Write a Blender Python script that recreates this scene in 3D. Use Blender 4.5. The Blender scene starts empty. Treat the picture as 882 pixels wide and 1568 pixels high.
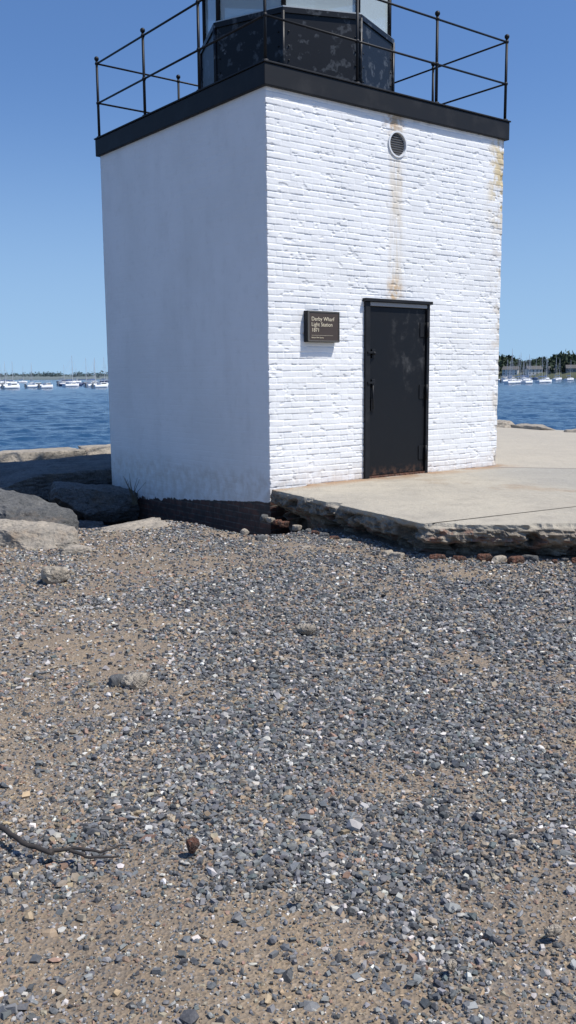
import bpy, bmesh, math, random
import numpy as np
from mathutils import Vector, Matrix
random.seed(7); RNG=np.random.default_rng(7)
scene=bpy.context.scene
col=scene.collection

# ------------------------------------------------------------------ helpers
def h2(ix,iy,seed):
    ix=ix.astype(np.int64);iy=iy.astype(np.int64)
    n=(ix*374761393+iy*668265263+seed*1442695041)&0xffffffff
    n=((n^(n>>13))*1274126177)&0xffffffff
    n=((n^(n>>16))*2246822519)&0xffffffff
    n=n^(n>>15)
    return (n&0xffffff)/float(0xffffff)
def vn(x,y,seed=0):
    x=np.asarray(x,float);y=np.asarray(y,float)
    ix=np.floor(x);iy=np.floor(y);fx=x-ix;fy=y-iy
    fx=fx*fx*(3-2*fx);fy=fy*fy*(3-2*fy)
    a=h2(ix,iy,seed);b=h2(ix+1,iy,seed);c=h2(ix,iy+1,seed);d=h2(ix+1,iy+1,seed)
    return (a*(1-fx)+b*fx)*(1-fy)+(c*(1-fx)+d*fx)*fy
def fbm(x,y,seed=0,o=4):
    s=0;a=.5;t=0
    for i in range(o):
        s=s+a*vn(np.asarray(x)*2**i+i*17.3,np.asarray(y)*2**i-i*9.1,seed+i);t+=a;a*=.5
    return s/t
def sstep(a,b,x):
    t=np.clip((x-a)/(b-a),0,1);return t*t*(3-2*t)

def link(o,parent=None):
    col.objects.link(o)
    if parent is not None: o.parent=parent
    return o
def mesh_np(name,V,Fq,mat,parent=None,flat=True,attrs=None):
    me=bpy.data.meshes.new(name)
    V=np.asarray(V,np.float32);Fq=np.asarray(Fq,np.int32);k=Fq.shape[1]
    me.vertices.add(len(V));me.vertices.foreach_set('co',V.ravel())
    me.loops.add(Fq.size);me.loops.foreach_set('vertex_index',Fq.ravel())
    me.polygons.add(len(Fq));me.polygons.foreach_set('loop_start',np.arange(0,Fq.size,k,dtype=np.int32))
    me.update(calc_edges=True)
    if attrs:
        for n,a in attrs.items():
            ca=me.color_attributes.new(name=n,type='FLOAT_COLOR',domain='POINT')
            ca.data.foreach_set('color',np.asarray(a,np.float32).ravel())
    if flat: me.shade_flat()
    else: me.shade_smooth()
    me.materials.append(mat)
    return link(bpy.data.objects.new(name,me),parent)
def bm_obj(name,bm,mats,parent=None,smooth=False):
    me=bpy.data.meshes.new(name);bm.normal_update();bm.to_mesh(me);bm.free()
    for m in (mats if isinstance(mats,(list,tuple)) else [mats]): me.materials.append(m)
    if smooth: me.shade_smooth()
    return link(bpy.data.objects.new(name,me),parent)
def box(bm,x0,x1,y0,y1,z0,z1,bev=0,mi=0):
    r=bmesh.ops.create_cube(bm,size=1)
    for v in r['verts']:
        v.co=Vector(((x0+x1)/2+v.co.x*(x1-x0),(y0+y1)/2+v.co.y*(y1-y0),(z0+z1)/2+v.co.z*(z1-z0)))
    fs=set(f for v in r['verts'] for f in v.link_faces)
    for f in fs:f.material_index=mi
    if bev:
        es=list(set(e for v in r['verts'] for e in v.link_edges))
        bmesh.ops.bevel(bm,geom=es,offset=bev,segments=2,affect='EDGES',profile=.5)
def cyl(bm,p0,p1,r0,r1=None,seg=10,mi=0):
    p0=Vector(p0);p1=Vector(p1);r1=r0 if r1 is None else r1
    d=p1-p0;r=bmesh.ops.create_cone(bm,cap_ends=True,segments=seg,radius1=r0,radius2=r1,depth=d.length)
    M=Matrix.Translation((p0+p1)/2)@d.to_track_quat('Z','Y').to_matrix().to_4x4()
    bmesh.ops.transform(bm,matrix=M,verts=r['verts'])
    for f in set(f for v in r['verts'] for f in v.link_faces): f.material_index=mi; f.smooth=seg>6
def ball(bm,p,r,mi=0,sub=2,sc=(1,1,1)):
    q=bmesh.ops.create_icosphere(bm,subdivisions=sub,radius=r)
    for v in q['verts']: v.co=Vector((p[0]+v.co.x*sc[0],p[1]+v.co.y*sc[1],p[2]+v.co.z*sc[2]))
    for f in set(f for v in q['verts'] for f in v.link_faces): f.material_index=mi;f.smooth=True

class NT:
    def __init__(s,name,rough=.6,base=(.5,.5,.5),**kw):
        s.m=bpy.data.materials.new(name);s.m.use_nodes=True;s.n=s.m.node_tree.nodes;s.l=s.m.node_tree.links
        s.b=s.n['Principled BSDF'];s.set('Roughness',rough);s.set('Base Color',(*base,1))
        for k,v in kw.items(): s.set(k,v)
        s._co=None
    def set(s,k,v):
        if isinstance(v,bpy.types.NodeSocket): s.l.new(v,s.b.inputs[k])
        else: s.b.inputs[k].default_value=v
    def co(s):
        if s._co is None: s._co=s.n.new('ShaderNodeTexCoord').outputs['Object']
        return s._co
    def inp(s,sock,v):
        if isinstance(v,bpy.types.NodeSocket): s.l.new(v,sock)
        else: sock.default_value=v
    def noise(s,scale,detail=4,rough=.55,co=None,out='Fac',dist=0):
        n=s.n.new('ShaderNodeTexNoise');s.l.new(co or s.co(),n.inputs['Vector']);n.inputs['Scale'].default_value=scale
        n.inputs['Detail'].default_value=detail;n.inputs['Roughness'].default_value=rough;n.inputs['Distortion'].default_value=dist
        return n.outputs[out]
    def vor(s,scale,out='Color',co=None,feat='F1'):
        n=s.n.new('ShaderNodeTexVoronoi');n.feature=feat;s.l.new(co or s.co(),n.inputs['Vector']);n.inputs['Scale'].default_value=scale
        return n.outputs[out]
    def math(s,op,a,b=0.,c=0.,clamp=False):
        n=s.n.new('ShaderNodeMath');n.operation=op;n.use_clamp=clamp
        s.inp(n.inputs[0],a);s.inp(n.inputs[1],b);s.inp(n.inputs[2],c);return n.outputs[0]
    def ramp(s,f,a,b):   # smooth map a..b -> 0..1
        n=s.n.new('ShaderNodeMapRange');n.interpolation_type='SMOOTHSTEP'
        s.inp(n.inputs[0],f);n.inputs[1].default_value=a;n.inputs[2].default_value=b;return n.outputs[0]
    def mix(s,f,a,b):
        n=s.n.new('ShaderNodeMix');n.data_type='RGBA'
        s.inp(n.inputs[0],f)
        for i,v in ((6,a),(7,b)):
            if isinstance(v,bpy.types.NodeSocket): s.l.new(v,n.inputs[i])
            else: n.inputs[i].default_value=(*v,1) if len(v)==3 else v
        return n.outputs[2]
    def cramp(s,f,stops):
        n=s.n.new('ShaderNodeValToRGB');s.l.new(f,n.inputs[0]);e=n.color_ramp.elements
        while len(e)<len(stops): e.new(.5)
        for i,(p,c) in enumerate(stops): e[i].position=p;e[i].color=(*c,1)
        return n.outputs[0]
    def sep(s,co=None):
        n=s.n.new('ShaderNodeSeparateXYZ');s.l.new(co or s.co(),n.inputs[0]);return n.outputs
    def mapping(s,sc=(1,1,1),loc=(0,0,0),rot=(0,0,0)):
        n=s.n.new('ShaderNodeMapping');s.l.new(s.co(),n.inputs[0]);n.inputs['Scale'].default_value=sc;n.inputs['Location'].default_value=loc;n.inputs['Rotation'].default_value=rot;return n.outputs[0]
    def bump(s,h,strength=.5,dist=.01,prev=None):
        n=s.n.new('ShaderNodeBump');n.inputs['Strength'].default_value=strength;n.inputs['Distance'].default_value=dist
        s.l.new(h,n.inputs['Height'])
        if prev is not None: s.l.new(prev,n.inputs['Normal'])
        s.l.new(n.outputs[0],s.b.inputs['Normal']);return n.outputs[0]
    def attr(s,name):
        n=s.n.new('ShaderNodeAttribute');n.attribute_name=name;return n.outputs['Color']

# ------------------------------------------------------------------ camera
CH=1.22
f_,pitch,roll=1402.4,.1478,-.008
Fv=Vector((0,math.cos(pitch),-math.sin(pitch)));Uv=Vector((0,math.sin(pitch),math.cos(pitch)));Xv=Vector((1,0,0))
Rv=Xv*math.cos(roll)+Uv*math.sin(roll);U2=-Xv*math.sin(roll)+Uv*math.cos(roll)
cd=bpy.data.cameras.new('camera');cam=bpy.data.objects.new('camera',cd);col.objects.link(cam)
cam.matrix_world=Matrix(((Rv.x,U2.x,-Fv.x,0),(Rv.y,U2.y,-Fv.y,0),(Rv.z,U2.z,-Fv.z,CH),(0,0,0,1)))
cd.sensor_fit='VERTICAL';cd.sensor_height=24;cd.lens=24*f_/1568;cd.clip_start=.05;cd.clip_end=20000
scene.camera=cam

# ------------------------------------------------------------------ light
SUN_EL=math.radians(60);SUN_ROT=math.atan2(.943,-.333)
sd=Vector((.943*math.cos(SUN_EL),-.333*math.cos(SUN_EL),math.sin(SUN_EL)))
L=bpy.data.lights.new('sun','SUN');L.energy=5.0;L.angle=math.radians(.5);L.color=(1,.96,.90)
lo=bpy.data.objects.new('sun',L);col.objects.link(lo);lo.rotation_euler=sd.to_track_quat('Z','Y').to_euler()
w=bpy.data.worlds.new('World');scene.world=w;w.use_nodes=True;wn=w.node_tree.nodes;wl=w.node_tree.links
bg=wn['Background'];sky=wn.new('ShaderNodeTexSky');sky.sky_type='NISHITA';sky.sun_disc=False
sky.sun_elevation=SUN_EL;sky.sun_rotation=SUN_ROT;sky.air_density=1.0;sky.dust_density=.2;sky.ozone_density=3.0;sky.altitude=0
tc=wn.new('ShaderNodeTexCoord');sx=wn.new('ShaderNodeSeparateXYZ');wl.new(tc.outputs['Generated'],sx.inputs[0])
mr=wn.new('ShaderNodeMapRange');mr.inputs[1].default_value=0;mr.inputs[2].default_value=1;mr.inputs[3].default_value=.12;mr.inputs[4].default_value=1.0
wl.new(sx.outputs[2],mr.inputs[0]);cx_=wn.new('ShaderNodeCombineXYZ');wl.new(sx.outputs[0],cx_.inputs[0]);wl.new(sx.outputs[1],cx_.inputs[1]);wl.new(mr.outputs[0],cx_.inputs[2])
nm=wn.new('ShaderNodeVectorMath');nm.operation='NORMALIZE';wl.new(cx_.outputs[0],nm.inputs[0]);wl.new(nm.outputs[0],sky.inputs[0])
hs_=wn.new('ShaderNodeHueSaturation');hs_.inputs['Saturation'].default_value=1.10;wl.new(sky.outputs[0],hs_.inputs['Color'])
mt=wn.new('ShaderNodeMix');mt.data_type='RGBA';mt.blend_type='MULTIPLY';mt.inputs[0].default_value=1
wl.new(hs_.outputs[0],mt.inputs[6]);mt.inputs[7].default_value=(.98,1.06,1.22,1)
hz_=wn.new('ShaderNodeMapRange');hz_.interpolation_type='SMOOTHERSTEP';hz_.inputs[1].default_value=.34;hz_.inputs[2].default_value=-.06;hz_.inputs[3].default_value=0;hz_.inputs[4].default_value=.72
wl.new(sx.outputs[2],hz_.inputs[0])
mh=wn.new('ShaderNodeMix');mh.data_type='RGBA';wl.new(hz_.outputs[0],mh.inputs[0]);wl.new(mt.outputs[2],mh.inputs[6]);mh.inputs[7].default_value=(3.2,4.9,6.7,1)
wl.new(mh.outputs[2],bg.inputs[0]);bg.inputs[1].default_value=.118
scene.view_settings.view_transform='Standard';scene.view_settings.look='None';scene.view_settings.exposure=0

# ------------------------------------------------------------------ materials
S=3.79;H=4.176
P=NT('white_painted_brick',.55)
X,Y,Z=P.sep()
n1=P.noise(1.1,5);n2=P.noise(9,5,.6);n3=P.noise(60,3)
base=P.mix(P.ramp(n1,.35,.7),(.85,.85,.84),(.79,.79,.775))
base=P.mix(P.math('MULTIPLY',P.ramp(n2,.52,.75),.25),base,(.66,.65,.62))
front=P.ramp(Y,.08,.02)
streak=P.ramp(P.math('ABSOLUTE',P.math('ADD',P.math('SUBTRACT',X,1.88),P.math('MULTIPLY',P.math('SUBTRACT',n2,.5),.22))),.16,.015)
vert=P.noise(1,4,.7,co=P.mapping((14,14,1.3)))
st=P.math('MULTIPLY',streak,P.ramp(vert,.28,.64))
st=P.math('MULTIPLY',st,P.ramp(Z,2.02,2.15))
st=P.math('MULTIPLY',st,front)
base=P.mix(P.math('MULTIPLY',st,.68),base,(.62,.51,.34))
dh=P.math('MULTIPLY',P.ramp(P.math('ABSOLUTE',P.math('SUBTRACT',Z,2.2)),.24,.02),P.ramp(P.math('ABSOLUTE',P.math('SUBTRACT',X,1.88)),.2,.02))
base=P.mix(P.math('MULTIPLY',P.math('MULTIPLY',dh,front),P.math('MULTIPLY',P.ramp(n2,.41,.58),.85)),base,(.55,.35,.15))
up=P.math('MULTIPLY',P.ramp(Z,3.93,4.05),P.ramp(P.math('ABSOLUTE',P.math('SUBTRACT',X,1.84)),.24,.03))
base=P.mix(P.math('MULTIPLY',P.math('MULTIPLY',up,front),P.math('MULTIPLY',P.ramp(n2,.38,.56),.8)),base,(.45,.31,.18))
cr=P.math('MULTIPLY',P.ramp(X,3.38,3.72),P.ramp(Z,2.8,3.5));cr=P.math('MULTIPLY',cr,P.ramp(P.noise(5,5,.65),.44,.55))
base=P.mix(P.math('MULTIPLY',cr,.82),base,(.62,.46,.18))
cr2=P.math('MULTIPLY',P.ramp(X,3.45,3.8),P.ramp(P.noise(6,5,.6),.47,.61))
base=P.mix(P.math('MULTIPLY',cr2,.55),base,(.52,.43,.31))
chip=P.ramp(P.noise(14,6,.7),.74,.76)
base=P.mix(P.math('MULTIPLY',chip,.6),base,(.26,.22,.20))
gr=P.math('MULTIPLY',P.ramp(Z,.28,.0),P.ramp(n2,.3,.65))
base=P.mix(P.math('MULTIPLY',gr,.45),base,(.55,.47,.38))
lw=P.math('MULTIPLY',P.ramp(X,.06,.02),P.ramp(P.noise(1,5,.65,co=P.mapping((2,2,.7))),.5,.72))
base=P.mix(P.math('MULTIPLY',lw,.2),base,(.60,.59,.57))
line=P.math('ADD',P.math('ADD',Z,P.math('MULTIPLY',Y,.085)),P.math('MULTIPLY',P.math('SUBTRACT',P.noise(7,5,.7),.5),P.math('ADD',.05,P.math('MULTIPLY',P.ramp(Y,.8,3.2),.18))))
bare=P.ramp(line,-.15,-.158)
bt=P.n.new('ShaderNodeTexBrick');cm=P.n.new('ShaderNodeCombineXYZ');P.l.new(P.math('ADD',X,Y),cm.inputs[0]);P.l.new(Z,cm.inputs[1]);P.l.new(cm.outputs[0],bt.inputs['Vector'])
bt.inputs['Scale'].default_value=1;bt.inputs['Brick Width'].default_value=.205;bt.inputs['Row Height'].default_value=.0668;bt.inputs['Mortar Size'].default_value=.006
bt.inputs['Color1'].default_value=(.12,.05,.036,1);bt.inputs['Color2'].default_value=(.06,.032,.028,1);bt.inputs['Mortar'].default_value=(.11,.10,.085,1)
brk=P.mix(P.math('MULTIPLY',P.ramp(n2,.40,.6),.8),bt.outputs['Color'],(.03,.027,.026))
base=P.mix(bare,base,brk)
P.set('Base Color',base);P.set('Roughness',P.math('ADD',P.math('MULTIPLY',n2,.25),.45))
b1=P.bump(n3,.25,.003);P.bump(n2,.2,.004,b1)
M_wall=P.m

def paint_black(name,scuff=.3,rough=.42,base=(.012,.013,.015)):
    p=NT(name,rough);a=p.noise(3,6,.65);b=p.noise(30,4)
    c=p.mix(p.math('MULTIPLY',p.ramp(a,.48,.72),scuff),base,(.10,.10,.105))
    p.set('Base Color',c);p.set('Roughness',p.math('ADD',p.math('MULTIPLY',a,.3),rough-.1));p.set('Specular IOR Level',.3);p.bump(b,.15,.003);return p.m
M_black=paint_black('black_paint',.12,.55,(.008,.009,.011))
M_rail=paint_black('black_iron_paint',.1,.5,(.008,.009,.011))
p=NT('door_steel_black',.4);X,Y,Z=p.sep()
a=p.noise(4,6,.7);v=p.noise(1,5,.7,co=p.mapping((8,8,2.2)))
msk=p.math('MULTIPLY',p.ramp(a,.49,.66),p.ramp(v,.40,.60))
msk=p.math('MULTIPLY',msk,p.math('MULTIPLY',p.ramp(Z,.85,1.3),p.ramp(X,1.70,2.0)))
c=p.mix(p.math('MULTIPLY',msk,.42),(.007,.008,.010),(.12,.12,.12))
rb=p.math('MULTIPLY',p.ramp(Z,.16,.02),p.ramp(p.noise(12,5,.7),.42,.65))
c=p.mix(p.math('MULTIPLY',rb,.7),c,(.15,.08,.05))
p.set('Base Color',c);p.set('Roughness',p.math('ADD',.38,p.math('MULTIPLY',a,.3)));p.set('Specular IOR Level',.25);p.bump(p.noise(3,4),.25,.008)
M_door=p.m
p=NT('drum_black_peeling',.45);a=p.noise(6.5,3,.5);b=p.noise(20,5,.6)
m1=p.math('MULTIPLY',p.ramp(a,.54,.58),p.ramp(b,.38,.58))
c=p.mix(m1,(.008,.009,.011),(.06,.065,.07));c=p.mix(p.ramp(p.noise(11,4),.70,.73),c,(.14,.15,.16))
p.set('Base Color',c);p.set('Roughness',.42);p.set('Specular IOR Level',.28);p.bump(b,.2,.004);M_drum=p.m
M_sill=NT('grey_trim',.5,(.45,.48,.48)).m
g=NT('lantern_glass',.06,(.66,.76,.76));g.set('Transmission Weight',.45);g.set('IOR',1.3);M_glass=g.m
M_whitem=NT('white_metal',.5,(.75,.76,.76)).m
p=NT('vent_grill',.6);vv=p.vor(75,'Distance');p.set('Base Color',p.mix(p.ramp(vv,.25,.4),(.03,.03,.03),(.27,.26,.25)));p.bump(vv,.6,.004);M_grill=p.m
p=NT('plaque_bronze',.4);p.set('Base Color',p.mix(p.noise(8,4),(.065,.045,.032),(.095,.068,.05)));p.set('Metallic',.2);M_plq=p.m
M_plqf=NT('plaque_frame',.4,(.16,.145,.12),Metallic=.5).m
M_gold=NT('plaque_letters',.4,(.75,.66,.48)).m

p=NT('concrete_slab',.88);X,Y,Z=p.sep()
a=p.noise(.9,5);b=p.noise(7,6,.65);agg=p.noise(110,3,.65);ms=p.noise(2.6,6,.7)
c=p.mix(p.ramp(a,.35,.65),(.50,.445,.345),(.43,.385,.305))
c=p.mix(p.math('MULTIPLY',p.ramp(b,.48,.75),.45),c,(.53,.48,.385))
c=p.mix(p.math('MULTIPLY',p.ramp(ms,.48,.66),.45),c,(.31,.275,.22))
c=p.mix(p.math('MULTIPLY',p.ramp(agg,.38,.7),.55),c,(.20,.185,.16))
c=p.mix(p.ramp(p.noise(40,3,.6),.70,.74),c,(.10,.09,.075))
far=p.ramp(p.math('SUBTRACT',Y,p.math('MULTIPLY',X,-.25)),12.7,12.85)
grey=p.math('MULTIPLY',p.ramp(p.math('ADD',X,p.math('MULTIPLY',Y,.35)),5.6,7.0),p.math('SUBTRACT',1,far))
c=p.mix(p.math('MULTIPLY',grey,.6),c,(.30,.288,.255))
c=p.mix(p.math('MULTIPLY',far,.5),c,(.45,.40,.32))
yaw=.6563
dw=p.math('ADD',p.math('MULTIPLY',p.math('SUBTRACT',X,-.195),math.sin(yaw)),p.math('MULTIPLY',p.math('SUBTRACT',Y,9.982),-math.cos(yaw)))
al_=p.math('ADD',p.math('MULTIPLY',p.math('SUBTRACT',X,-.195),math.cos(yaw)),p.math('MULTIPLY',p.math('SUBTRACT',Y,9.982),math.sin(yaw)))
rw=p.math('MULTIPLY',p.ramp(dw,.45,.02),p.ramp(p.noise(3.2,5,.65),.36,.55))
rw=p.math('MULTIPLY',rw,p.ramp(al_,4.2,3.7));rw=p.math('MULTIPLY',rw,p.ramp(dw,-.3,-.1))
c=p.mix(p.math('MULTIPLY',rw,.75),c,(.30,.165,.075))
rs=p.math('MULTIPLY',p.ramp(p.math('ABSOLUTE',p.math('SUBTRACT',p.math('ADD',Y,p.math('MULTIPLY',X,.8)),p.math('ADD',11.3,p.math('MULTIPLY',b,1.2)))),.5,.05),p.ramp(p.noise(1.3,5,.7),.45,.65))
c=p.mix(p.math('MULTIPLY',rs,.4),c,(.33,.22,.12))
seam=p.ramp(p.math('ABSOLUTE',p.math('SUBTRACT',p.math('ADD',p.math('ADD',Y,p.math('MULTIPLY',X,.25)),p.math('MULTIPLY',p.noise(2,4),.08)),12.80)),.03,.01)
c=p.mix(p.math('MULTIPLY',seam,.8),c,(.07,.06,.05))
side=p.ramp(Z,-.02,-.06)
sc_=p.mix(p.ramp(p.noise(9,5,.7),.35,.65),(.075,.062,.05),(.30,.25,.19))
sc_=p.mix(p.math('MULTIPLY',p.ramp(p.noise(6,4,.6),.55,.62),.8),sc_,(.20,.085,.055))
sc_=p.mix(p.ramp(p.vor(26,'Distance'),.22,.16),sc_,(.26,.24,.21))
c=p.mix(p.math('MULTIPLY',side,.85),c,sc_)
p.set('Base Color',c);bb=p.bump(agg,.7,.010);p.bump(b,.7,.04,bb);M_slab=p.m

p=NT('gravel_ground',.9);mk=p.n.new('ShaderNodeSeparateColor');p.l.new(p.attr('mask'),mk.inputs[0]);sand=mk.outputs[0]
a=p.noise(2.5,5);f1=p.noise(160,3,.7);v1=p.vor(80)
sandc=p.mix(p.ramp(a,.3,.7),(.31,.23,.145),(.24,.18,.12))
sandc=p.mix(p.math('MULTIPLY',p.ramp(f1,.4,.7),.6),sandc,(.12,.095,.07))
def peb(v):
    s=p.n.new('ShaderNodeSeparateColor');p.l.new(v,s.inputs[0]);return s.outputs[0]
pc=p.cramp(peb(v1),[(0,(.04,.04,.04)),(.3,(.11,.11,.108)),(.6,(.18,.175,.165)),(.8,(.27,.22,.16)),(.93,(.30,.22,.16)),(1,(.50,.46,.40))])
pm=p.math('MULTIPLY',p.ramp(p.noise(30,4,.7),.36,.52),p.math('SUBTRACT',1.0,p.math('MULTIPLY',sand,.7)),clamp=True)
c=p.mix(pm,sandc,pc)
p.set('Base Color',c);d=p.vor(80,'Distance');bb=p.bump(d,.8,.008);p.bump(f1,.4,.003,bb);M_ground=p.m

p=NT('gravel_stone',.75);c0=p.attr('col');nn=p.noise(120,4,.7)
p.set('Base Color',p.mix(p.math('MULTIPLY',p.ramp(nn,.4,.75),.18),c0,(.42,.39,.35)));p.bump(nn,.35,.002);M_stone=p.m

def granite(name,A,B,dark=(.05,.05,.05),sc=1.0,stain=.6):
    p=NT(name,.85);a=p.noise(2.2*sc,6,.6);b=p.noise(28,5,.7)
    c=p.mix(p.ramp(a,.35,.65),A,B);c=p.mix(p.math('MULTIPLY',p.ramp(b,.45,.65),.65),c,dark)
    c=p.mix(p.math('MULTIPLY',p.ramp(p.noise(1.3,5,.7),.55,.7),stain),c,(.30,.21,.13))
    c=p.mix(p.math('MULTIPLY',p.ramp(p.noise(90,3,.6),.6,.7),.5),c,(.45,.42,.37))
    p.set('Base Color',c);bb=p.bump(b,.9,.02);p.bump(a,.9,.09,bb);return p.m
M_gran=granite('granite',(.42,.36,.28),(.31,.27,.215),(.12,.11,.09))
M_grand=granite('granite_dark',(.14,.138,.132),(.08,.082,.08),(.03,.03,.03),1,.3)
M_pale=granite('pale_stone',(.52,.45,.35),(.38,.32,.24),(.2,.18,.15),6)
M_rust=granite('rusty_stone',(.20,.08,.045),(.12,.065,.045),(.05,.03,.02),10)

# ------------------------------------------------------------------ TOWER (lighthouse)
tower=bpy.data.objects.new('brick_lighthouse',None);col.objects.link(tower)
tower.location=(-.195,9.982,0);tower.rotation_euler=(0,0,yaw)
VC=(1.895,3.865);VR=.135
D0,D1,DZ=1.385,2.435,2.075
def walls():
    dz=.0062;zb=-1.25
    zs=np.arange(zb,H+.06+1e-6,dz);nz=len(zs)
    cols=[]
    def face(n,f):
        for i in range(n): cols.append((f,i/n))
    face(420,0);face(40,1);face(40,2);face(170,3)
    px=[];py=[];nx=[];ny=[];ss=[];fa=[]
    for f,t in cols:
        if f==0: q=(t*S,0);n=(0,-1)
        if f==1: q=(S,t*S);n=(1,0)
        if f==2: q=(S-t*S,S);n=(0,1)
        if f==3: q=(0,S-t*S);n=(-1,0)
        if t==0: n={0:(-1,-1),1:(1,-1),2:(1,1),3:(-1,1)}[f]
        px.append(q[0]);py.append(q[1]);nx.append(n[0]);ny.append(n[1]);ss.append(t*S);fa.append(f)
    px,py,nx,ny,ss,fa=map(np.array,(px,py,nx,ny,ss,fa))
    s=ss[None,:]+0*zs[:,None];z=zs[:,None]+0*s;F=fa[None,:]+0*s.astype(int)
    ch=.0668;bl=.205
    zw=z+(fbm(s*1.2+F*31,z*2,3,2)-.5)*.010
    cr=np.floor(zw/ch);fz=(zw/ch-cr)*ch
    wob=(h2(cr,F,5)-.5)*.03
    header=(np.mod(cr,7)==0);BL=np.where(header,bl/2,bl)
    sh=s+np.mod(cr,2)*bl*.5+wob+F*7.1
    bi=np.floor(sh/BL);fs=(sh/BL-bi)*BL
    rnd=h2(bi+cr*57,cr+F*13,11);rnd2=h2(bi+cr*57,cr+F*13,12);rnd3=h2(bi+cr*57,cr+F*13,13)
    fz2=fz+(h2(bi+cr*57,cr+F*13,14)-.5)*.005
    ez=np.minimum(fz2,ch-fz2);es=np.minimum(fs,BL-fs)
    hz=sstep(0.001,.008,ez);hv=.45+.55*sstep(0.002,.012,es)
    fill=.45+.55*sstep(.3,.7,vn(s*4+F*5,cr*.61,31))
    d=-.0068*(1-hz*hv)*fill
    d+=-.0042*rnd**1.6 + (rnd2-.5)*.040*(fz-ch/2)+(rnd3-.5)*.016*(fs-BL/2)
    d+=(h2(cr,F,8)-.5)*.0016
    d+=(fbm(s*20,z*20,41,3)-.5)*.0024+(fbm(s*1.3,z*1.1,43,2)-.5)*.012
    d-=.006*sstep(.70,.79,fbm(s*12,z*18,47,3))
    amp=np.where(F==0,1.0,.22)
    for x0,am,sd in ((0,.008,61),(S,.026,62)):
        dist=np.where(F==0,np.abs(s-x0),np.where(x0==0,np.where(F==3,S-s,9),np.where(F==1,s,9)))
        rag=sstep(.5,.8,fbm(z*7+x0,z*0+.5,sd,3))*.7+(h2(cr,cr*0+int(x0),sd)>.7)*.6
        d=d-am*rag*sstep(.07,0,dist)
    D=d*amp
    x=px[None,:]+nx[None,:]*D;y=py[None,:]+ny[None,:]*D
    V=np.stack([x,y,z],-1).reshape(-1,3)
    nc=len(cols)
    I,J=np.meshgrid(np.arange(nz-1),np.arange(nc),indexing='ij');J2=(J+1)%nc
    a=I*nc+J;b=I*nc+J2;c=(I+1)*nc+J2;dd=(I+1)*nc+J
    Fq=np.stack([a,b,c,dd],-1).reshape(-1,4)
    cx=V[Fq].mean(1)
    front=(cx[:,1]<.06)&(cx[:,0]>.05)&(cx[:,0]<S-.05)
    hole=front&(((cx[:,0]>D0+.01)&(cx[:,0]<D1-.01)&(cx[:,2]>0.0)&(cx[:,2]<DZ))|(np.hypot(cx[:,0]-VC[0],cx[:,2]-VC[1])<VR))
    mesh_np('brick_walls',V,Fq[~hole],M_wall,tower,flat=False)
walls()

bm=bmesh.new();o=.045
box(bm,-o,S+o,-o,S+o,H+.0,H+.215,.008)
box(bm,-o-.012,S+o+.012,-o-.012,S+o+.012,H+.217,H+.235,.004)
bm_obj('cornice_band',bm,M_black,tower)
bm=bmesh.new();zt=H+.235;zp=5.36
cs=[(0,0),(S,0),(S,S),(0,S)]
for k in range(4):
    a=Vector(cs[k]);b=Vector(cs[(k+1)%4])
    for i in range(3):
        q=a.lerp(b,i/3)
        cyl(bm,(q.x,q.y,zt-.01),(q.x,q.y,zp+.04),.0185,.0165,10)
        cyl(bm,(q.x,q.y,zt),(q.x,q.y,zt+.02),.04,.034,10)
        ball(bm,(q.x,q.y,zp+.062),.032)
        ball(bm,(q.x,q.y,4.86),.027);ball(bm,(q.x,q.y,zp),.026)
    for zz in (4.86,zp):
        cyl(bm,(a.x,a.y,zz),(b.x,b.y,zz),.0125,None,8)
bm_obj('gallery_railing',bm,M_rail,tower)
c0=Vector((S/2,S/2,0))
def octo(bm,R0,R1,z0,z1,mi=0,cap=True,rot=0):
    r=bmesh.ops.create_cone(bm,cap_ends=cap,segments=8,radius1=R0,radius2=R1,depth=z1-z0)
    M=Matrix.Translation((c0.x,c0.y,(z0+z1)/2))@Matrix.Rotation(rot,4,'Z')
    bmesh.ops.transform(bm,matrix=M,verts=r['verts'])
    for f in set(f for v in r['verts'] for f in v.link_faces): f.material_index=mi
bm=bmesh.new();Rr=1.25
octo(bm,Rr,Rr,zt,5.42);octo(bm,Rr+.03,Rr+.03,zt,zt+.08)
octo(bm,Rr+.02,Rr+.02,5.40,5.46)
for k in range(8):
    a=math.radians(45*k);q=c0+Vector((math.cos(a),math.sin(a),0))*(Rr+.006)
    cyl(bm,(q.x,q.y,zt),(q.x,q.y,5.42),.022,None,8)
    for s_ in (-1,1):
        for zz in np.arange(zt+.15,5.35,.16):
            b_=c0+Vector((math.cos(a),math.sin(a),0)).lerp(Vector((math.cos(a+s_*math.pi/4),math.sin(a+s_*math.pi/4),0)),.07)*(Rr+.003)
            ball(bm,(b_.x,b_.y,zz),.012,0,1)
bm_obj('lantern_drum',bm,M_drum,tower)
bm=bmesh.new();octo(bm,Rr-.01,Rr-.01,5.461,5.485);bm_obj('lantern_sill',bm,M_sill,tower)
bm=bmesh.new();octo(bm,Rr-.06,Rr-.06,5.486,6.15,cap=False);bm_obj('lantern_glazing',bm,M_glass,tower)
bm=bmesh.new()
for k in range(8):
    a=math.radians(45*k);q=c0+Vector((math.cos(a),math.sin(a),0))*(Rr-.05)
    cyl(bm,(q.x,q.y,5.48),(q.x,q.y,6.17),.03,None,8)
octo(bm,Rr+.05,Rr+.05,6.15,6.22);octo(bm,Rr+.03,.1,6.22,6.55);cyl(bm,(c0.x,c0.y,6.5),(c0.x,c0.y,6.66),.09,.07,12);ball(bm,(c0.x,c0.y,6.72),.12)
bm_obj('lantern_roof_and_mullions',bm,M_black,tower)
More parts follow.
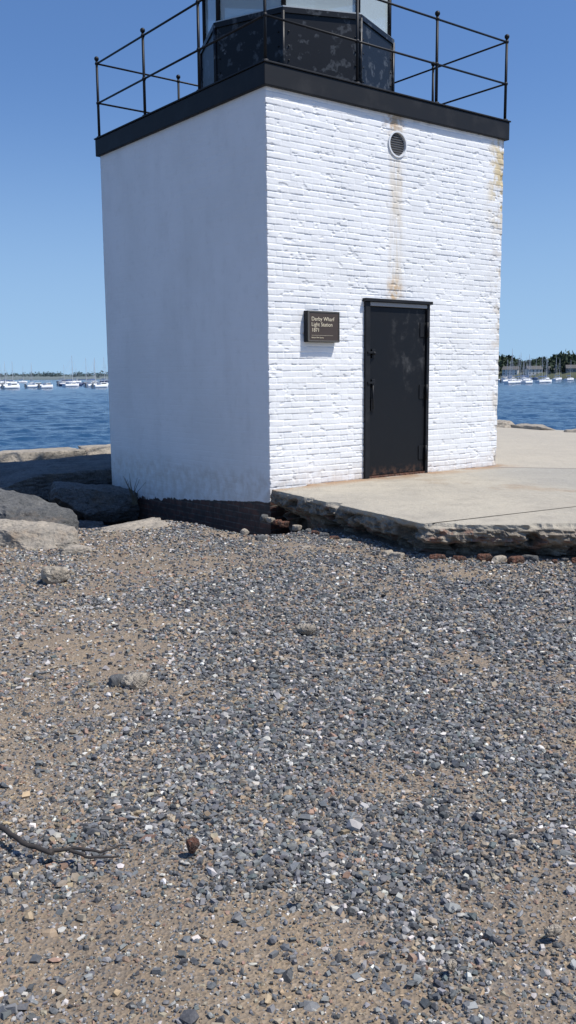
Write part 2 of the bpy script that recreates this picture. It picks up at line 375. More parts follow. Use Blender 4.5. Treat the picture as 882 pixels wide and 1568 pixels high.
bm=bmesh.new();cyl(bm,(c0.x,c0.y,5.3),(c0.x,c0.y,5.75),.12,.1,12);cyl(bm,(c0.x,c0.y,5.75),(c0.x,c0.y,6.05),.17,.17,16);bm_obj('lantern_light',bm,M_whitem,tower)

# door
bm=bmesh.new()
yf=-.035;z1=2.06
box(bm,D0-.005,D0+.065,yf,.10,-.01,z1,.004)
box(bm,D1-.04,D1+.005,yf,.10,-.01,z1,.004)
box(bm,D0-.03,D1+.025,yf-.03,.10,z1+.002,z1+.038,.004)
bm_obj('door_frame',bm,M_black,tower)
bm=bmesh.new();box(bm,D0+.067,D1-.042,yf+.004,.09,z1-.045,z1-.001,.003);bm_obj('door_head_trim',bm,NT('grey_paint',.5,(.30,.305,.31)).m,tower)
bm=bmesh.new();box(bm,D0+.075,D1-.048,-.008,.03,.03,z1-.052,.004);bm_obj('door_leaf',bm,M_door,tower)
bm=bmesh.new()
for zz in (1.76,1.01,.26):
    box(bm,D1-.145,D1-.052,-.018,-.009,zz-.085,zz+.085,.002)
    cyl(bm,(D1-.045,yf-.008,zz-.09),(D1-.045,yf-.008,zz+.09),.015,None,10)
for zz in (1.48,1.13):
    box(bm,D0+.02,D0+.13,-.05,-.009,zz-.012,zz+.012,.002)
    box(bm,D0+.10,D0+.15,-.03,-.009,zz-.06,zz+.04,.003)
cyl(bm,(D0+.115,-.03,.82),(D0+.115,-.03,1.1),.011,None,8)
box(bm,D0+.09,D0+.14,-.032,-.009,.80,.94,.003)
ball(bm,(D0+.115,-.05,1.47),.022)
bm_obj('door_hardware',bm,M_rail,tower)
bm=bmesh.new();box(bm,D0-.0,D1+.0,-.03,.12,-.02,.024,.004);bm_obj('door_threshold',bm,M_rust,tower)
# vent
bm=bmesh.new();n=40
rings=[(VR+.012,.004),(VR+.012,-.010),(VR-.006,-.010),(VR-.012,.055)]
vv=[[bm.verts.new((VC[0]+r*math.cos(2*math.pi*i/n),y,VC[1]+r*math.sin(2*math.pi*i/n))) for i in range(n)] for r,y in rings]
for a,b in zip(vv[:-1],vv[1:]):
    for i in range(n): bm.faces.new((a[i],a[(i+1)%n],b[(i+1)%n],b[i]))
bm_obj('vent_ring',bm,M_whitem,tower)
bm=bmesh.new();cyl(bm,(VC[0],.03,VC[1]),(VC[0],.05,VC[1]),VR-.008,None,40)
bm_obj('vent_grille',bm,M_grill,tower)
bm=bmesh.new()
for i in range(-4,5):
    h_=math.sqrt(max(0,(VR-.012)**2-(i*.026)**2))
    box(bm,VC[0]-h_,VC[0]+h_,.012,.03,VC[1]+i*.026-.003,VC[1]+i*.026+.003)
bm_obj('vent_louvres',bm,NT('vent_metal',.6,(.16,.155,.15)).m,tower)

# plaque
plq=bpy.data.objects.new('wall_plaque',None);col.objects.link(plq);plq.parent=tower
u0,u1,q0,q1=.485,.945,1.585,1.925;yb=-.065
bm=bmesh.new();box(bm,u0,u1,yb,.0,q0,q1,.004);bm_obj('plaque_back_box',bm,M_black,plq)
bm=bmesh.new()
for (a,b,c,d) in ((u0+.004,u1-.004,q0+.004,q0+.018),(u0+.004,u1-.004,q1-.018,q1-.004),(u0+.004,u0+.018,q0+.0185,q1-.0185),(u1-.018,u1-.004,q0+.0185,q1-.0185)):
    box(bm,a,b,yb-.014,yb+.001,c,d,.002)
bm_obj('plaque_frame',bm,M_plqf,plq)
bm=bmesh.new();box(bm,u0+.018,u1-.018,yb-.008,yb+.002,q0+.018,q1-.018);bm_obj('plaque_face',bm,M_plq,plq)
def text(s,x,z,size,name):
    c=bpy.data.curves.new(name,'FONT');c.body=s;c.size=size;c.extrude=.0008;c.materials.append(M_gold)
    o=bpy.data.objects.new(name,c);col.objects.link(o);o.parent=plq;o.location=(x,yb-.0095,z);o.rotation_euler=(math.pi/2,0,0)
text('Derby Wharf',u0+.05,q1-.108,.060,'plaque_text_name')
text('Light Station',u0+.05,q1-.168,.060,'plaque_text_station')
text('1871',u0+.05,q1-.228,.058,'plaque_text_year')
text('National Park Service',u0+.05,q1-.298,.020,'plaque_text_small')
bm=bmesh.new();box(bm,u0+.05,u1-.10,yb-.0105,yb-.0075,q1-.268,q1-.266);bm_obj('plaque_rule',bm,M_gold,plq)

# ------------------------------------------------------------------ slab
def slab():
    out=[(0.25,10.25),(-.175,9.86),(1.15,7.44),(2.35,7.38),(12.3,6.85),(9.0,14.0),(6.3,19.4),(4.75,21.9),(-2.9,15.75),(-2.2,13.1)]
    pts=[]
    for i in range(len(out)):
        a=np.array(out[i]);b=np.array(out[(i+1)%len(out)]);L_=np.linalg.norm(b-a);n=max(1,int(L_/(.015 if i in(1,2) else .03 if i==3 else .15)))
        for k in range(n): pts.append((*(a+(b-a)*k/n),i))
    pts=np.array(pts);n=len(pts);xy=pts[:,:2]
    nxt=np.roll(xy,-1,0);prv=np.roll(xy,1,0);t=nxt-prv;t/=np.linalg.norm(t,axis=1)[:,None]
    inn=np.stack([-t[:,1],t[:,0]],1)
    area=np.sum(xy[:,0]*nxt[:,1]-nxt[:,0]*xy[:,1]);inn*=np.sign(area)
    s=np.cumsum(np.linalg.norm(xy-prv,axis=1))
    lv=[0,-.004,-.012]+list(np.arange(-.025,-.34,-.015))+[-.5,-1.2]
    bm=bmesh.new();rings=[]
    for li,z in enumerate(lv):
        dz=-z
        base_=.012*(li==0)+ .18*sstep(.13,.28,dz)*(.3+1.5*fbm(s*1.6,s*0,75,4))
        hole=.15*sstep(.50,.62,fbm(s*4.2,s*0+z*9,91,3))*sstep(.04,.12,dz)
        fine=(fbm(s*14,s*0+z*34,71,4)-.5)*(.02+.085*sstep(.0,.08,dz))
        chipe=.05*sstep(.56,.70,fbm(s*5,s*0,95,4))*sstep(.05,0,dz)
        d=base_+hole+fine+chipe
        q=xy+inn*d[:,None]
        zz=z+(fbm(s*6,s*0+li,79,2)-.5)*(0.0 if li==0 else .006)-(chipe*.35 if li>0 else 0)
        rings.append([bm.verts.new((q[i,0],q[i,1],float(zz[i]))) for i in range(n)])
    for a,b in zip(rings[:-1],rings[1:]):
        for i in range(n): bm.faces.new((a[i],a[(i+1)%n],b[(i+1)%n],b[i]))
    bm.faces.new(rings[0])
    bmesh.ops.recalc_face_normals(bm,faces=bm.faces)
    bm_obj('concrete_slab',bm,M_slab)
slab()

# ------------------------------------------------------------------ ground
EA=np.array([-4.9,14.2]);ED=np.array([.79,.613])
def blob(x,y,cx,cy,rx,ry,k=.25):
    r=np.sqrt(((x-cx)/rx)**2+((y-cy)/ry)**2)+(fbm(x*4,y*4,131,3)-.5)*1.5
    return sstep(1.3,.35,r)
def sand_mask(x,y):
    m=sstep(.51,.69,fbm(x*.75+3,y*.75,101,4))
    m2=sstep(.50,.65,fbm(x*2.3+9,y*2.3,107,4))*.6
    slabstrip=sstep(1.0,0,np.abs((y-7.25)-(x-1.0)*-.9)/.35)*sstep(-1.2,-.6,x)*sstep(1.9,1.3,x)*.8
    left=sstep(-.3,-1.2,x-.12*(4-y))*.38
    fg=sstep(3.1,2.0,y)*.32
    b=np.maximum.reduce([blob(x,y,-1.05,3.45,.6,.4),blob(x,y,0.0,2.15,.38,.33),blob(x,y,.62,2.5,.38,.2),blob(x,y,-.75,2.3,.4,.2)*.8,blob(x,y,.35,3.3,.33,.25),blob(x,y,-.75,4.3,.5,.4)*.7,blob(x,y,-.6,7.6,1.1,.6)*.6,blob(x,y,-1.6,5.2,.5,.9)*.6])
    return np.clip(m*.45+m2+slabstrip+left+fg-.12+b*.68,0,1)
def gz(x,y):
    z=-.30+(fbm(x*.8,y*.8,111,3)-.5)*.07+(fbm(x*5,y*5,113,3)-.5)*.026
    dl=(x+.195)*(-math.cos(yaw))+(y-9.982)*(-math.sin(yaw))
    al=(x+.195)*(-math.sin(yaw))+(y-9.982)*math.cos(yaw)
    z-= .36*sstep(1.05,.5,dl)*sstep(-1.1,-.4,al)*sstep(1.2,.2,x)
    z-= .50*sstep(.2,1.4,al)*sstep(-1.2,-1.7,x)*sstep(9.0,9.9,y)
    e=(x-EA[0])*(-ED[1])+(y-EA[1])*ED[0]
    z-= 3.0*sstep(.3,1.8,e)
    r2=(x-12.0)*.91+(y-7.0)*.41
    z-= 3.0*sstep(.3,1.8,r2)
    return z
xs=np.concatenate([np.arange(-26,-4,.5),np.arange(-4,5,.04),np.arange(5,22,.5)]);ys=np.concatenate([np.arange(-30,0,.6),np.arange(0,11,.04),np.arange(11,24,.35)])
Xg,Yg=np.meshgrid(xs,ys);Zg=gz(Xg,Yg)
Mk=sand_mask(Xg,Yg);V=np.stack([Xg,Yg,Zg],-1).reshape(-1,3);nx=len(xs);ny=len(ys)
I,J=np.meshgrid(np.arange(ny-1),np.arange(nx-1),indexing='ij');a=I*nx+J
Fq=np.stack([a,a+1,a+nx+1,a+nx],-1).reshape(-1,4)
A=np.ones((len(V),4));A[:,0]=A[:,1]=A[:,2]=Mk.ravel()
mesh_np('gravel_ground',V,Fq,M_ground,None,False,{'mask':A})

def ico():
    bm=bmesh.new();bmesh.ops.create_icosphere(bm,subdivisions=1,radius=1);bm.verts.ensure_lookup_table()
    v=np.array([x.co[:] for x in bm.verts]);f=np.array([[q.index for q in x.verts] for x in bm.faces]);bm.free();return v,f
def cubey():
    v=np.array([[-1,-1,-1],[1,-1,-1],[1,1,-1],[-1,1,-1],[-.8,-.8,1],[.8,-.8,1],[.8,.8,1],[-.8,.8,1]])*.72
    f=np.array([[0,2,1],[0,3,2],[4,5,6],[4,6,7],[0,1,5],[0,5,4],[1,2,6],[1,6,5],[2,3,7],[2,7,6],[3,0,4],[3,4,7]]);return v,f
PAL=np.array([[.105,.112,.118],[.165,.167,.167],[.052,.054,.056],[.25,.245,.235],[.29,.24,.17],[.47,.44,.39],[.28,.175,.12],[.37,.27,.165],[.60,.57,.52],[.10,.122,.12]])
PW=np.array([.28,.21,.17,.12,.065,.045,.028,.03,.025,.03])
PWl=np.array([.17,.14,.12,.13,.15,.09,.065,.09,.035,.01])
def inslab(x,y):
    cr=(1.15+.175)*(y-9.86)-(7.44-9.86)*(x+.175)
    return (cr>.12)&(y>7.42-.05*(x-1.15)+.1)
def scatter(y0,y1,dens,smean,base,seed,extra=.9,smax=.03,flat=0):
    rng=np.random.default_rng(seed)
    xm=.33*y1+extra;N=int((y1-y0)*2*xm*dens)
    x=rng.uniform(-xm,xm,N);y=rng.uniform(y0,y1,N)
    k=np.abs(x)<.33*y+extra
    k&=~inslab(x,y)
    k&=~((x<-1.35)&(y>9.3))
    m=sand_mask(x,y);k&=rng.random(N)>m*(.76 if not flat else .30)
    x,y,m=x[k],y[k],m[k];N=len(x)
    sz=np.clip(smean*rng.lognormal(0,.42,N),.0035,smax)/2
    sz*=1-.35*m*(rng.random(N)<.7)
    bv,bf=base;nv=len(bv)
    V=bv[None]*(1+rng.uniform(-.30,.30,(N,nv,1)))
    V=V+rng.uniform(-.16,.16,(N,nv,3))
    V=V*np.stack([rng.uniform(.8,1.6,N),rng.uniform(.65,1.1,N),rng.uniform(.45,.95,N)],-1)[:,None]
    t=rng.normal(0,.6,N);c,s=np.cos(t),np.sin(t)
    yy=V[...,1]*c[:,None]-V[...,2]*s[:,None];zz=V[...,1]*s[:,None]+V[...,2]*c[:,None]
    p_=rng.uniform(0,6.283,N);c,s=np.cos(p_),np.sin(p_)
    xx=V[...,0]*c[:,None]-yy*s[:,None];yy2=V[...,0]*s[:,None]+yy*c[:,None]
    V=np.stack([xx,yy2,zz],-1)*sz[:,None,None]
    V[...,0]+=x[:,None];V[...,1]+=y[:,None];V[...,2]+=(gz(x,y)+sz*rng.uniform(-.15,.75,N))[:,None]
    leftness=sstep(-.2,-1.5,x)*.7+.35*m
    ci=np.where(rng.random(N)<leftness,rng.choice(len(PAL),N,p=PWl/PWl.sum()),rng.choice(len(PAL),N,p=PW/PW.sum()))
    C=PAL[ci]*rng.uniform(.65,1.3,(N,1))*rng.uniform(.96,1.04,(N,3))
    C=np.repeat(np.concatenate([C,np.ones((N,1))],1)[:,None],nv,1)
    F=bf[None]+(np.arange(N)*nv)[:,None,None]
    return V.reshape(-1,3),F.reshape(-1,3),C.reshape(-1,4),N
parts=[scatter(1.2,3.6,3000,.0145,ico(),1),scatter(1.2,3.6,3000,.0140,cubey(),11),scatter(3.6,6.2,2000,.0175,ico(),2),scatter(3.6,6.2,2100,.0175,cubey(),12),scatter(6.2,9.9,2700,.021,cubey(),3),
       scatter(1.2,4.5,8500,.0078,cubey(),4,smax=.012,flat=1),scatter(1.3,7.5,14,.033,ico(),5,smax=.045,flat=1)]
off=0;Vs=[];Fs=[];Cs=[]
for V,F,C,N in parts: Vs.append(V);Fs.append(F+off);Cs.append(C);off+=len(V)
mesh_np('loose_gravel',np.concatenate(Vs),np.concatenate(Fs),M_stone,None,True,{'col':np.concatenate(Cs)})

# ------------------------------------------------------------------ boulders
def boulder(name,c,size,rot=0,mat=None,seed=0,box_=.6,sub=5,tilt=(0,0),rough=.05,cuts=7):
    rnd=random.Random(seed);bm=bmesh.new();bmesh.ops.create_icosphere(bm,subdivisions=sub,radius=1)
    planes=[]
    for i in range(cuts):
        v=Vector((rnd.gauss(0,1),rnd.gauss(0,1),rnd.gauss(0,.7))).normalized();planes.append((v,rnd.uniform(.66,.95)))
    co=np.array([v.co[:] for v in bm.verts])
    k=np.max(np.abs(co),axis=1,keepdims=True);co=co*(1-box_)+co/k*box_*.95
    for v,d in planes:
        t=co@np.array(v);ex=np.clip(t-d*(1+.25*box_),0,None);co=co-ex[:,None]*np.array(v)[None]*.98
    sx_=np.array(size)/max(size)*2.2
    q=co*sx_
    nn=(fbm(q[:,0]*1.5+seed,q[:,1]*1.5+q[:,2]*1.3,seed,4)-.5)
    n3=(fbm(q[:,0]*6+seed,q[:,2]*6+q[:,1]*5,seed+9,4)-.5)
    co=co*(1+rough*3*nn)[:,None]+ (co/np.linalg.norm(co,axis=1)[:,None])*(n3*rough*2.2)[:,None]*np.array([1,1,1.4])/1.0
    M=Matrix.Rotation(rot,3,'Z')@Matrix.Rotation(tilt[0],3,'X')@Matrix.Rotation(tilt[1],3,'Y')
    for v,q in zip(bm.verts,co): v.co=M@Vector((q[0]*size[0]/2,q[1]*size[1]/2,q[2]*size[2]/2))
    o=bm_obj(name,bm,mat,None,False);o.location=c
    return o
ea=math.atan2(ED[1],ED[0])
boulder('granite_block',(-4.25,15.15,-.27),(1.75,.8,.62),ea,M_gran,11,.97,rough=.02,cuts=3)
boulder('granite_block',(-2.85,16.25,-.28),(1.85,.8,.66),ea+.03,M_gran,12,.97,rough=.02,cuts=3)
boulder('granite_block',(-5.7,14.05,-.32),(1.75,.8,.66),ea-.03,M_gran,13,.97,rough=.02,cuts=3)
boulder('granite_block',(-7.1,12.95,-.35),(1.8,.8,.66),ea,M_gran,14,.97,rough=.02,cuts=3)
boulder('granite_block',(-1.4,17.4,-.27),(1.8,.8,.66),ea,M_gran,15,.97,rough=.02,cuts=3)
boulder('granite_block',(-3.45,13.70,-.36),(2.8,2.0,.64),ea,M_grand,21,.93,rough=.04,cuts=6,tilt=(.03,-.02))
boulder('granite_block',(-3.55,13.95,-.95),(2.8,1.8,.66),ea,M_grand,44,.93,rough=.04,cuts=6)
boulder('granite_block',(-5.75,12.1,-.36),(2.4,1.8,.58),ea+.1,M_grand,22,.92,rough=.045,cuts=6)
boulder('granite_block',(-2.6,12.30,-.46),(1.25,.75,.46),ea-.25,M_grand,23,.65,rough=.07,cuts=9,tilt=(.1,.12))
boulder('boulder',(-3.75,12.0,-.72),(1.3,.8,.5),.4,M_grand,43,.6,rough=.07,cuts=9)
boulder('boulder',(-2.75,11.5,-.80),(.9,.6,.4),.9,M_grand,45,.6,rough=.07,cuts=9)
boulder('boulder',(-3.15,10.35,-.50),(1.7,1.0,.66),-.5,M_grand,24,.5,tilt=(.18,.18),rough=.07,cuts=11)
boulder('boulder',(-4.9,10.2,-.45),(1.7,1.5,.6),.4,M_grand,25,.6,rough=.07,cuts=9)
boulder('boulder',(-2.2,10.9,-.74),(1.1,.7,.36),.3,M_grand,26,.6,rough=.07)
boulder('flat_rock',(-1.72,9.15,-.35),(1.05,.50,.16),.55,M_gran,27,.85,tilt=(-.10,-.10))
boulder('flat_rock',(-1.6,10.0,-.56),(1.0,.5,.2),.15,M_grand,28,.8)
boulder('flat_rock',(-2.55,8.45,-.28),(1.35,.55,.34),-.42,M_gran,29,.7,tilt=(.14,.12),cuts=11,rough=.06)
boulder('flat_rock',(-3.7,8.9,-.3),(1.4,.9,.5),.1,M_gran,30,.7)
boulder('flat_rock',(-1.88,7.92,-.31),(.30,.2,.14),.4,M_gran,42,.6,4)
boulder('field_stone',(-1.75,6.72,-.24),(.21,.16,.15),.7,M_pale,31,.4,3)
boulder('field_stone',(-.76,4.36,-.265),(.13,.14,.07),-.5,M_pale,32,.4,3)
boulder('field_stone',(-.85,4.38,-.28),(.10,.11,.07),.2,M_grand,33,.4,3)
boulder('field_stone',(.10,5.28,-.27),(.13,.08,.06),-.4,M_pale,34,.4,3)
boulder('field_stone',(-.315,2.76,-.274),(.046,.038,.052),.2,M_rust,35,.4,3)
boulder('field_stone',(.71,2.29,-.275),(.052,.03,.028),.3,M_pale,36,.4,3)
boulder('field_stone',(.41,2.15,-.278),(.035,.026,.026),.9,M_pale,37,.4,3)
boulder('field_stone',(.02,2.47,-.278),(.03,.024,.024),.9,M_pale,38,.4,3)
boulder('field_stone',(-.25,8.45,-.30),(.13,.10,.09),.9,M_grand,39,.4,3)
boulder('field_stone',(-.42,8.75,-.28),(.09,.07,.08),.9,M_gran,40,.4,3)
boulder('field_stone',(.15,7.95,-.30),(.12,.09,.07),.4,M_gran,41,.4,3)
rr=random.Random(15)
for i in range(17):
    t=i/16;x=1.15+t*2.2+rr.uniform(-.07,.07);s_=rr.uniform(.04,.12)
    boulder('rubble_stone',(x,7.44-.05*(x-1.15)-rr.uniform(.02,.16),-.29+rr.uniform(0,.02)),(s_*1.4,s_*.7,s_*.7),rr.uniform(-.8,.8),rr.choice([M_rust,M_gran,M_grand]),50+i,.6,3)
for i in range(14):
    t=(i+rr.random())/14;x=1.1-1.25*t-.10;y=7.5+2.3*t;s_=rr.uniform(.05,.12)
    boulder('rubble_stone',(x-.06,y,-.29),(s_*1.3,s_*.8,s_*.7),rr.uniform(0,3),rr.choice([M_rust,M_gran,M_grand]),150+i,.6,3)
rr=random.Random(5)
for i in range(12):
    t=i/11;x=5.0+t*7;y=21.6-t*13.8
    boulder('edge_rock',(x+rr.uniform(-.2,.2),y+rr.uniform(-.3,.3),-.18+rr.uniform(-.05,.03)),(rr.uniform(1.0,1.6),rr.uniform(.6,.9),rr.uniform(.5,.62)),rr.uniform(-.5,.3)-.9,M_gran if i%3 else M_pale,70+i,.8,4,rough=.05)
for i in range(8):
    t=i/7;x=-.6+t*5.2;y=17.9+t*4.0
    boulder('edge_rock',(x,y,-.2),(rr.uniform(1.0,1.4),.8,.5),ea,M_gran,90+i,.8,3,rough=.04)

# twig
def tube(bm,pts,r0,r1,seg=7):
    pts=[Vector(p) for p in pts];rings=[]
    for i,p_ in enumerate(pts):
        d=(pts[min(i+1,len(pts)-1)]-pts[max(i-1,0)]).normalized();q=d.to_track_quat('Z','Y');r=r0+(r1-r0)*i/(len(pts)-1)
        rings.append([bm.verts.new(p_+q@Vector((r*math.cos(2*math.pi*k/seg),r*math.sin(2*math.pi*k/seg),0))) for k in range(seg)])
    for a,b in zip(rings[:-1],rings[1:]):
        for k in range(seg): bm.faces.new((a[k],a[(k+1)%seg],b[(k+1)%seg],b[k])).smooth=True
    bm.faces.new(rings[0]);bm.faces.new(rings[-1])
def path(ctrl,n,jit,seed):
    rnd=random.Random(seed);out=[]
    for i in range(len(ctrl)-1):
        a=Vector(ctrl[i]);b=Vector(ctrl[i+1])
        for k in range(n): out.append(a.lerp(b,k/n)+Vector((rnd.gauss(0,jit),rnd.gauss(0,jit),rnd.gauss(0,jit*.4))))
    out.append(Vector(ctrl[-1]));return out
bm=bmesh.new();z=-.262
tube(bm,path([(-1.5,3.2,z),(-1.15,2.98,z),(-.96,2.86,z),(-.86,2.76,z),(-.75,2.70,z-.003)],5,.0025,1),.0095,.008)
tube(bm,path([(-.77,2.71,z),(-.68,2.715,z+.006),(-.60,2.70,z+.003),(-.53,2.73,z+.006)],5,.0025,2),.007,.003)
tube(bm,path([(-.70,2.712,z),(-.64,2.675,z-.001),(-.57,2.67,z),(-.54,2.68,z)],4,.002,3),.006,.003)
bm_obj('fallen_twig',bm,NT('twig_bark',.8,(.040,.033,.028)).m)
bm=bmesh.new()
rnd=random.Random(3)
bx,by=-2.02,12.0
for i in range(9):
    a=rnd.uniform(-.6,.6);h_=rnd.uniform(.2,.42)
    tube(bm,[(bx+rnd.uniform(-.05,.05),by,-.45),(bx+a*.12,by-.05,-.45+h_*.6),(bx+a*.3+.04,by-.06,-.45+h_)],.006,.002,5)
bm_obj('dry_weed',bm,NT('dry_stem',.8,(.10,.085,.05)).m)

# ------------------------------------------------------------------ water : one polar sheet with real swell near the wharf
ZW=-2.2
p=NT('sea_water',.10,(.008,.035,.06));p.set('IOR',1.33)
a=p.noise(1,4,.6,co=p.mapping((2.2,3.4,1),rot=(0,0,.35)))
big=p.noise(1,3,.5,co=p.mapping((.012,.035,1)))
p.set('Base Color',p.mix(p.ramp(big,.35,.65),(.006,.038,.088),(.010,.052,.115)))
p.bump(a,.8,.10);M_water=p.m
ang=np.concatenate([np.arange(-62,62,.16),np.arange(62,298,4)]);ang=np.radians(ang)
rad=[3.0]
while rad[-1]<500: rad.append(rad[-1]*1.0075)
while rad[-1]<9000: rad.append(rad[-1]*1.25)
rad=np.array(rad)
R_,A_=np.meshgrid(rad,ang,indexing='ij');Xw=R_*np.sin(A_);Yw=R_*np.cos(A_)
u=Xw*.94+Yw*.34;v=-Xw*.34+Yw*.94
hgt=(fbm(u*.55,v*1.0,201,5)-.5)*.38+(fbm(u*.16,v*.26,207,2)-.5)*.18
hgt*=sstep(480,120,R_)
V=np.stack([Xw,Yw,ZW+hgt],-1).reshape(-1,3);nr,na=len(rad),len(ang)
I,J=np.meshgrid(np.arange(nr-1),np.arange(na),indexing='ij');J2=(J+1)%na
Fq=np.stack([I*na+J,(I+1)*na+J,(I+1)*na+J2,I*na+J2],-1).reshape(-1,4)[:,::-1]
mesh_np('sea_water',V,Fq,M_water,None,False)

# ------------------------------------------------------------------ distant shore
def leafmat(name,A,B):
    p=NT(name,.9);a=p.noise(.12,4,.6);p.set('Base Color',p.mix(p.ramp(a,.35,.65),A,B));return p.m
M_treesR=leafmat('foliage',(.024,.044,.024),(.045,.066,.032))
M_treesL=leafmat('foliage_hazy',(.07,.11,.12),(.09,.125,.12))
def forest(name,pts,hts,mat,seed,clump=110):
    rng=np.random.default_rng(seed);VV=[]
    for (x,y,zb),h in zip(pts,hts):
        n=clump;u=rng.normal(0,1,(n,3));u/=np.linalg.norm(u,axis=1)[:,None];u*=rng.uniform(.3,1,(n,1))**.5
        lob=1+.25*np.sin(u[:,0:1]*5+rng.uniform(0,6))*np.cos(u[:,1:2]*4+rng.uniform(0,6))
        wdt=rng.uniform(.45,.7)
        c=np.array([x,y,zb+h*.48])+u*lob*np.array([h*wdt,h*wdt,h*.46])
        s=h*.085*rng.uniform(.6,1.5,(n,1,1))
        VV.append(c[:,None,:]+rng.normal(0,1,(n,3,3))*s)
    V=np.concatenate(VV).reshape(-1,3);F=np.arange(len(V)).reshape(-1,3)
    mesh_np(name,V,F,mat)
def terrain(name,ang0,ang1,D,depth,hf,mat,seed):
    n=160;V=[];F=[]
    for i in range(n+1):
        a=math.radians(ang0+(ang1-ang0)*i/n)
        hh=hf(i/n)
        for j,(dd,zz) in enumerate(((0,-.5),(2,.7),(12,2.0+hh*.3),(depth*.5,hh),(depth,hh*.8))):
            d=D(a)+dd;V.append((d*math.sin(a),d*math.cos(a),ZW+zz))
    for i in range(n):
        for j in range(4): q=i*5+j;F.append((q,q+5,q+6,q+1))
    return mesh_np(name,V,F,mat,flat=False)
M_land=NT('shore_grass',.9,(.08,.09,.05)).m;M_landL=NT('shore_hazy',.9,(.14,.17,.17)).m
rng=np.random.default_rng(12)
DR=lambda a:640+60*math.sin(a*9)
terrain('right_shore_land',6,60,DR,200,lambda t:4+3*math.sin(t*9),M_land,1)
pts=[];hs=[]
for i in range(620):
    a=math.radians(rng.uniform(6,60));d=DR(a)+rng.uniform(14,130);h=rng.uniform(8,15)*(.78+.38*math.sin(a*37)**2)
    pts.append((d*math.sin(a),d*math.cos(a),ZW+2+(d-DR(a))*.03));hs.append(h)
forest('distant_trees',pts,hs,M_treesR,1,170)
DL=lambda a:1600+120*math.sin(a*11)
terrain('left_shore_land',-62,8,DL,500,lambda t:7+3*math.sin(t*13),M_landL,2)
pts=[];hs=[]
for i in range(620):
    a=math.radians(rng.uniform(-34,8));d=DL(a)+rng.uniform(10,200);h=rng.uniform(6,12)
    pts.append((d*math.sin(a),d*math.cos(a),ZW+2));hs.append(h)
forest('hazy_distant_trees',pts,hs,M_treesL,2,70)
M_h=[NT('house_white',.7,(.6,.6,.58)).m,NT('house_grey',.7,(.28,.28,.27)).m,NT('roof_shingle',.8,(.10,.095,.09)).m,NT('window_dark',.2,(.03,.035,.04)).m]
HA=[12.5,13.6,14.9,16.2,17.1,18.3,20,22,24,26,29,32,36,9,10.5,40]
for i in range(16):
    a=math.radians(HA[i]);d=DR(a)+rng.uniform(6,22)
    bm=bmesh.new();wd=rng.uniform(7,11);dp=8;hh=rng.uniform(4.0,5.2)
    mi=int(rng.random()<.6)
    box(bm,-wd/2,wd/2,-dp/2,dp/2,0,hh,0,mi)
    v=[bm.verts.new(q) for q in ((-wd/2-.4,-dp/2-.5,hh-.1),(wd/2+.4,-dp/2-.5,hh-.1),(wd/2+.4,dp/2+.5,hh-.1),(-wd/2-.4,dp/2+.5,hh-.1),(-wd/2-.4,0,hh+2.4),(wd/2+.4,0,hh+2.4))]
    for q in ((0,1,5,4),(2,3,4,5),(1,2,5),(3,0,4),(3,2,1,0)): bm.faces.new([v[k] for k in q]).material_index=2
    for k in range(4):
        for lv in (.9,2.7):
            xx=-wd/2+wd*(k+.5)/4;box(bm,xx-.4,xx+.4,-dp/2-.04,-dp/2+.02,lv,lv+1.1,0,3)
    o=bm_obj('shore_house',bm,M_h);o.location=(d*math.sin(a),d*math.cos(a),ZW+2.2);o.rotation_euler=(0,0,-a+rng.uniform(-.4,.4))

# ------------------------------------------------------------------ boats
M_hull=NT('boat_hull_white',.35,(.78,.78,.78)).m;M_hullb=NT('boat_hull_navy',.35,(.03,.05,.12)).m
M_cab=NT('boat_cabin',.4,(.65,.66,.66)).m;M_mast=NT('mast_aluminium',.4,(.6,.6,.6)).m;M_canv=NT('canvas_blue',.8,(.04,.09,.22)).m;M_win=NT('boat_window',.2,(.03,.04,.05)).m
def hull(bm,Ln,B,fb):
    st=[];n=10
    for i in range(n+1):
        t=i/n;x=-Ln/2+Ln*t
        w_=B/2*(.72+.28*math.sin(min(t*2,1)*math.pi/2))*(1-max(0,(t-.45)/.55)**2.2);w_=max(w_,.02)
        sh=fb*(1+.25*t*t)
        st.append([(x,-w_,sh),(x,-w_*.85,.15),(x,-w_*.3,-.3),(x,w_*.3,-.3),(x,w_*.85,.15),(x,w_,sh)])
    vs=[[bm.verts.new(q) for q in s_] for s_ in st]
    for a,b in zip(vs[:-1],vs[1:]):
        for k in range(5): bm.faces.new((a[k],b[k],b[k+1],a[k+1])).smooth=True
        bm.faces.new((a[5],b[5],b[0],a[0]))
    bm.faces.new(vs[0])
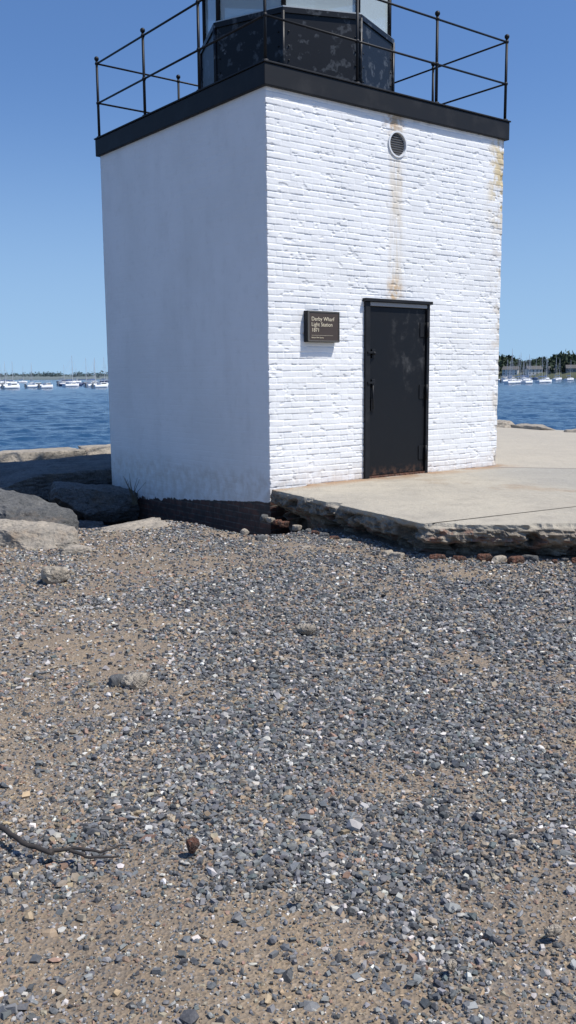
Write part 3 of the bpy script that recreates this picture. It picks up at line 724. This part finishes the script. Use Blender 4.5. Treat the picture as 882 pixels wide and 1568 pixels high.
def sailboat(v):
    bm=bmesh.new();Ln=7.5+v*.9;B=2.5;fb=.95;hull(bm,Ln,B,fb)
    box(bm,-Ln*.1,Ln*.25,-.75,.75,fb,fb+.5,.08,1);box(bm,-Ln*.06,Ln*.2,-.77,.77,fb+.18,fb+.34,0,4)
    hm=Ln*1.2;cyl(bm,(Ln*.1,0,fb),(Ln*.1,0,fb+hm),.09,.06,6,2)
    cyl(bm,(Ln*.1,0,fb+1.3),(-Ln*.38,0,fb+1.25),.07,.06,6,2);cyl(bm,(Ln*.08,0,fb+1.45),(-Ln*.36,0,fb+1.38),.17,.12,8,3)
    for e in ((Ln*.49,0,fb*1.2),(-Ln*.49,0,fb)): cyl(bm,e,(Ln*.1,0,fb+hm*.97),.015,None,4,2)
    cyl(bm,(Ln*.1,-.6,fb+hm*.6),(Ln*.1,.6,fb+hm*.6),.03,None,5,2)
    for s_ in (-1,1): cyl(bm,(Ln*.08,s_*1.15,fb),(Ln*.1,s_*.6,fb+hm*.6),.015,None,4,2)
    me=bpy.data.meshes.new('sailboat');bm.normal_update();bm.to_mesh(me);bm.free()
    for m in ((M_hullb if v==2 else M_hull),M_cab,M_mast,M_canv,M_win): me.materials.append(m)
    return me
def motorboat(v):
    bm=bmesh.new();Ln=6.5+v;hull(bm,Ln,2.6,1.0)
    box(bm,-Ln*.1,Ln*.22,-.9,.9,1.0,1.75,.1,1);box(bm,-Ln*.08,Ln*.225,-.92,.92,1.3,1.62,0,4)
    box(bm,-Ln*.18,Ln*.12,-.95,.95,2.35,2.45,.03,3)
    for x in (-Ln*.16,Ln*.1):
        for y in (-.85,.85): cyl(bm,(x,y,1.0),(x,y,2.36),.03,None,5,2)
    box(bm,-Ln*.55,-Ln*.48,-.25,.25,.2,1.5,.05,4)
    me=bpy.data.meshes.new('motorboat');bm.normal_update();bm.to_mesh(me);bm.free()
    for m in (M_hull,M_cab,M_mast,M_canv,M_win): me.materials.append(m)
    return me
SB=[sailboat(i) for i in range(3)];MB=[motorboat(i) for i in range(2)]
def put(me,a,d,hd):
    o=bpy.data.objects.new(me.name.split('.')[0],me);col.objects.link(o);a=math.radians(a)
    o.location=(d*math.sin(a),d*math.cos(a),ZW);o.rotation_euler=(0,0,hd)
rb=random.Random(21)
for i in range(52):
    a=rb.uniform(-23,-8);d=rb.uniform(330,720)
    put(rb.choice(SB+SB+MB),a,d,.95+rb.gauss(0,.3))
for a,d in ((-17.3,330),(-16.6,300),(-15.2,320),(-14.6,300),(-12.0,330),(-11.4,300)): put(MB[int(a)%2],a,d,1.0+rb.gauss(0,.3))
for i in range(36):
    a=rb.uniform(12.4,17.5) if i<26 else rb.uniform(17.5,30);d=rb.uniform(330,580)
    put(rb.choice(SB+SB+MB),a,d,.95+rb.gauss(0,.3))
for a,d in ((13.6,320),(14.0,335),(14.6,325)): put(SB[0],a,d,.9)
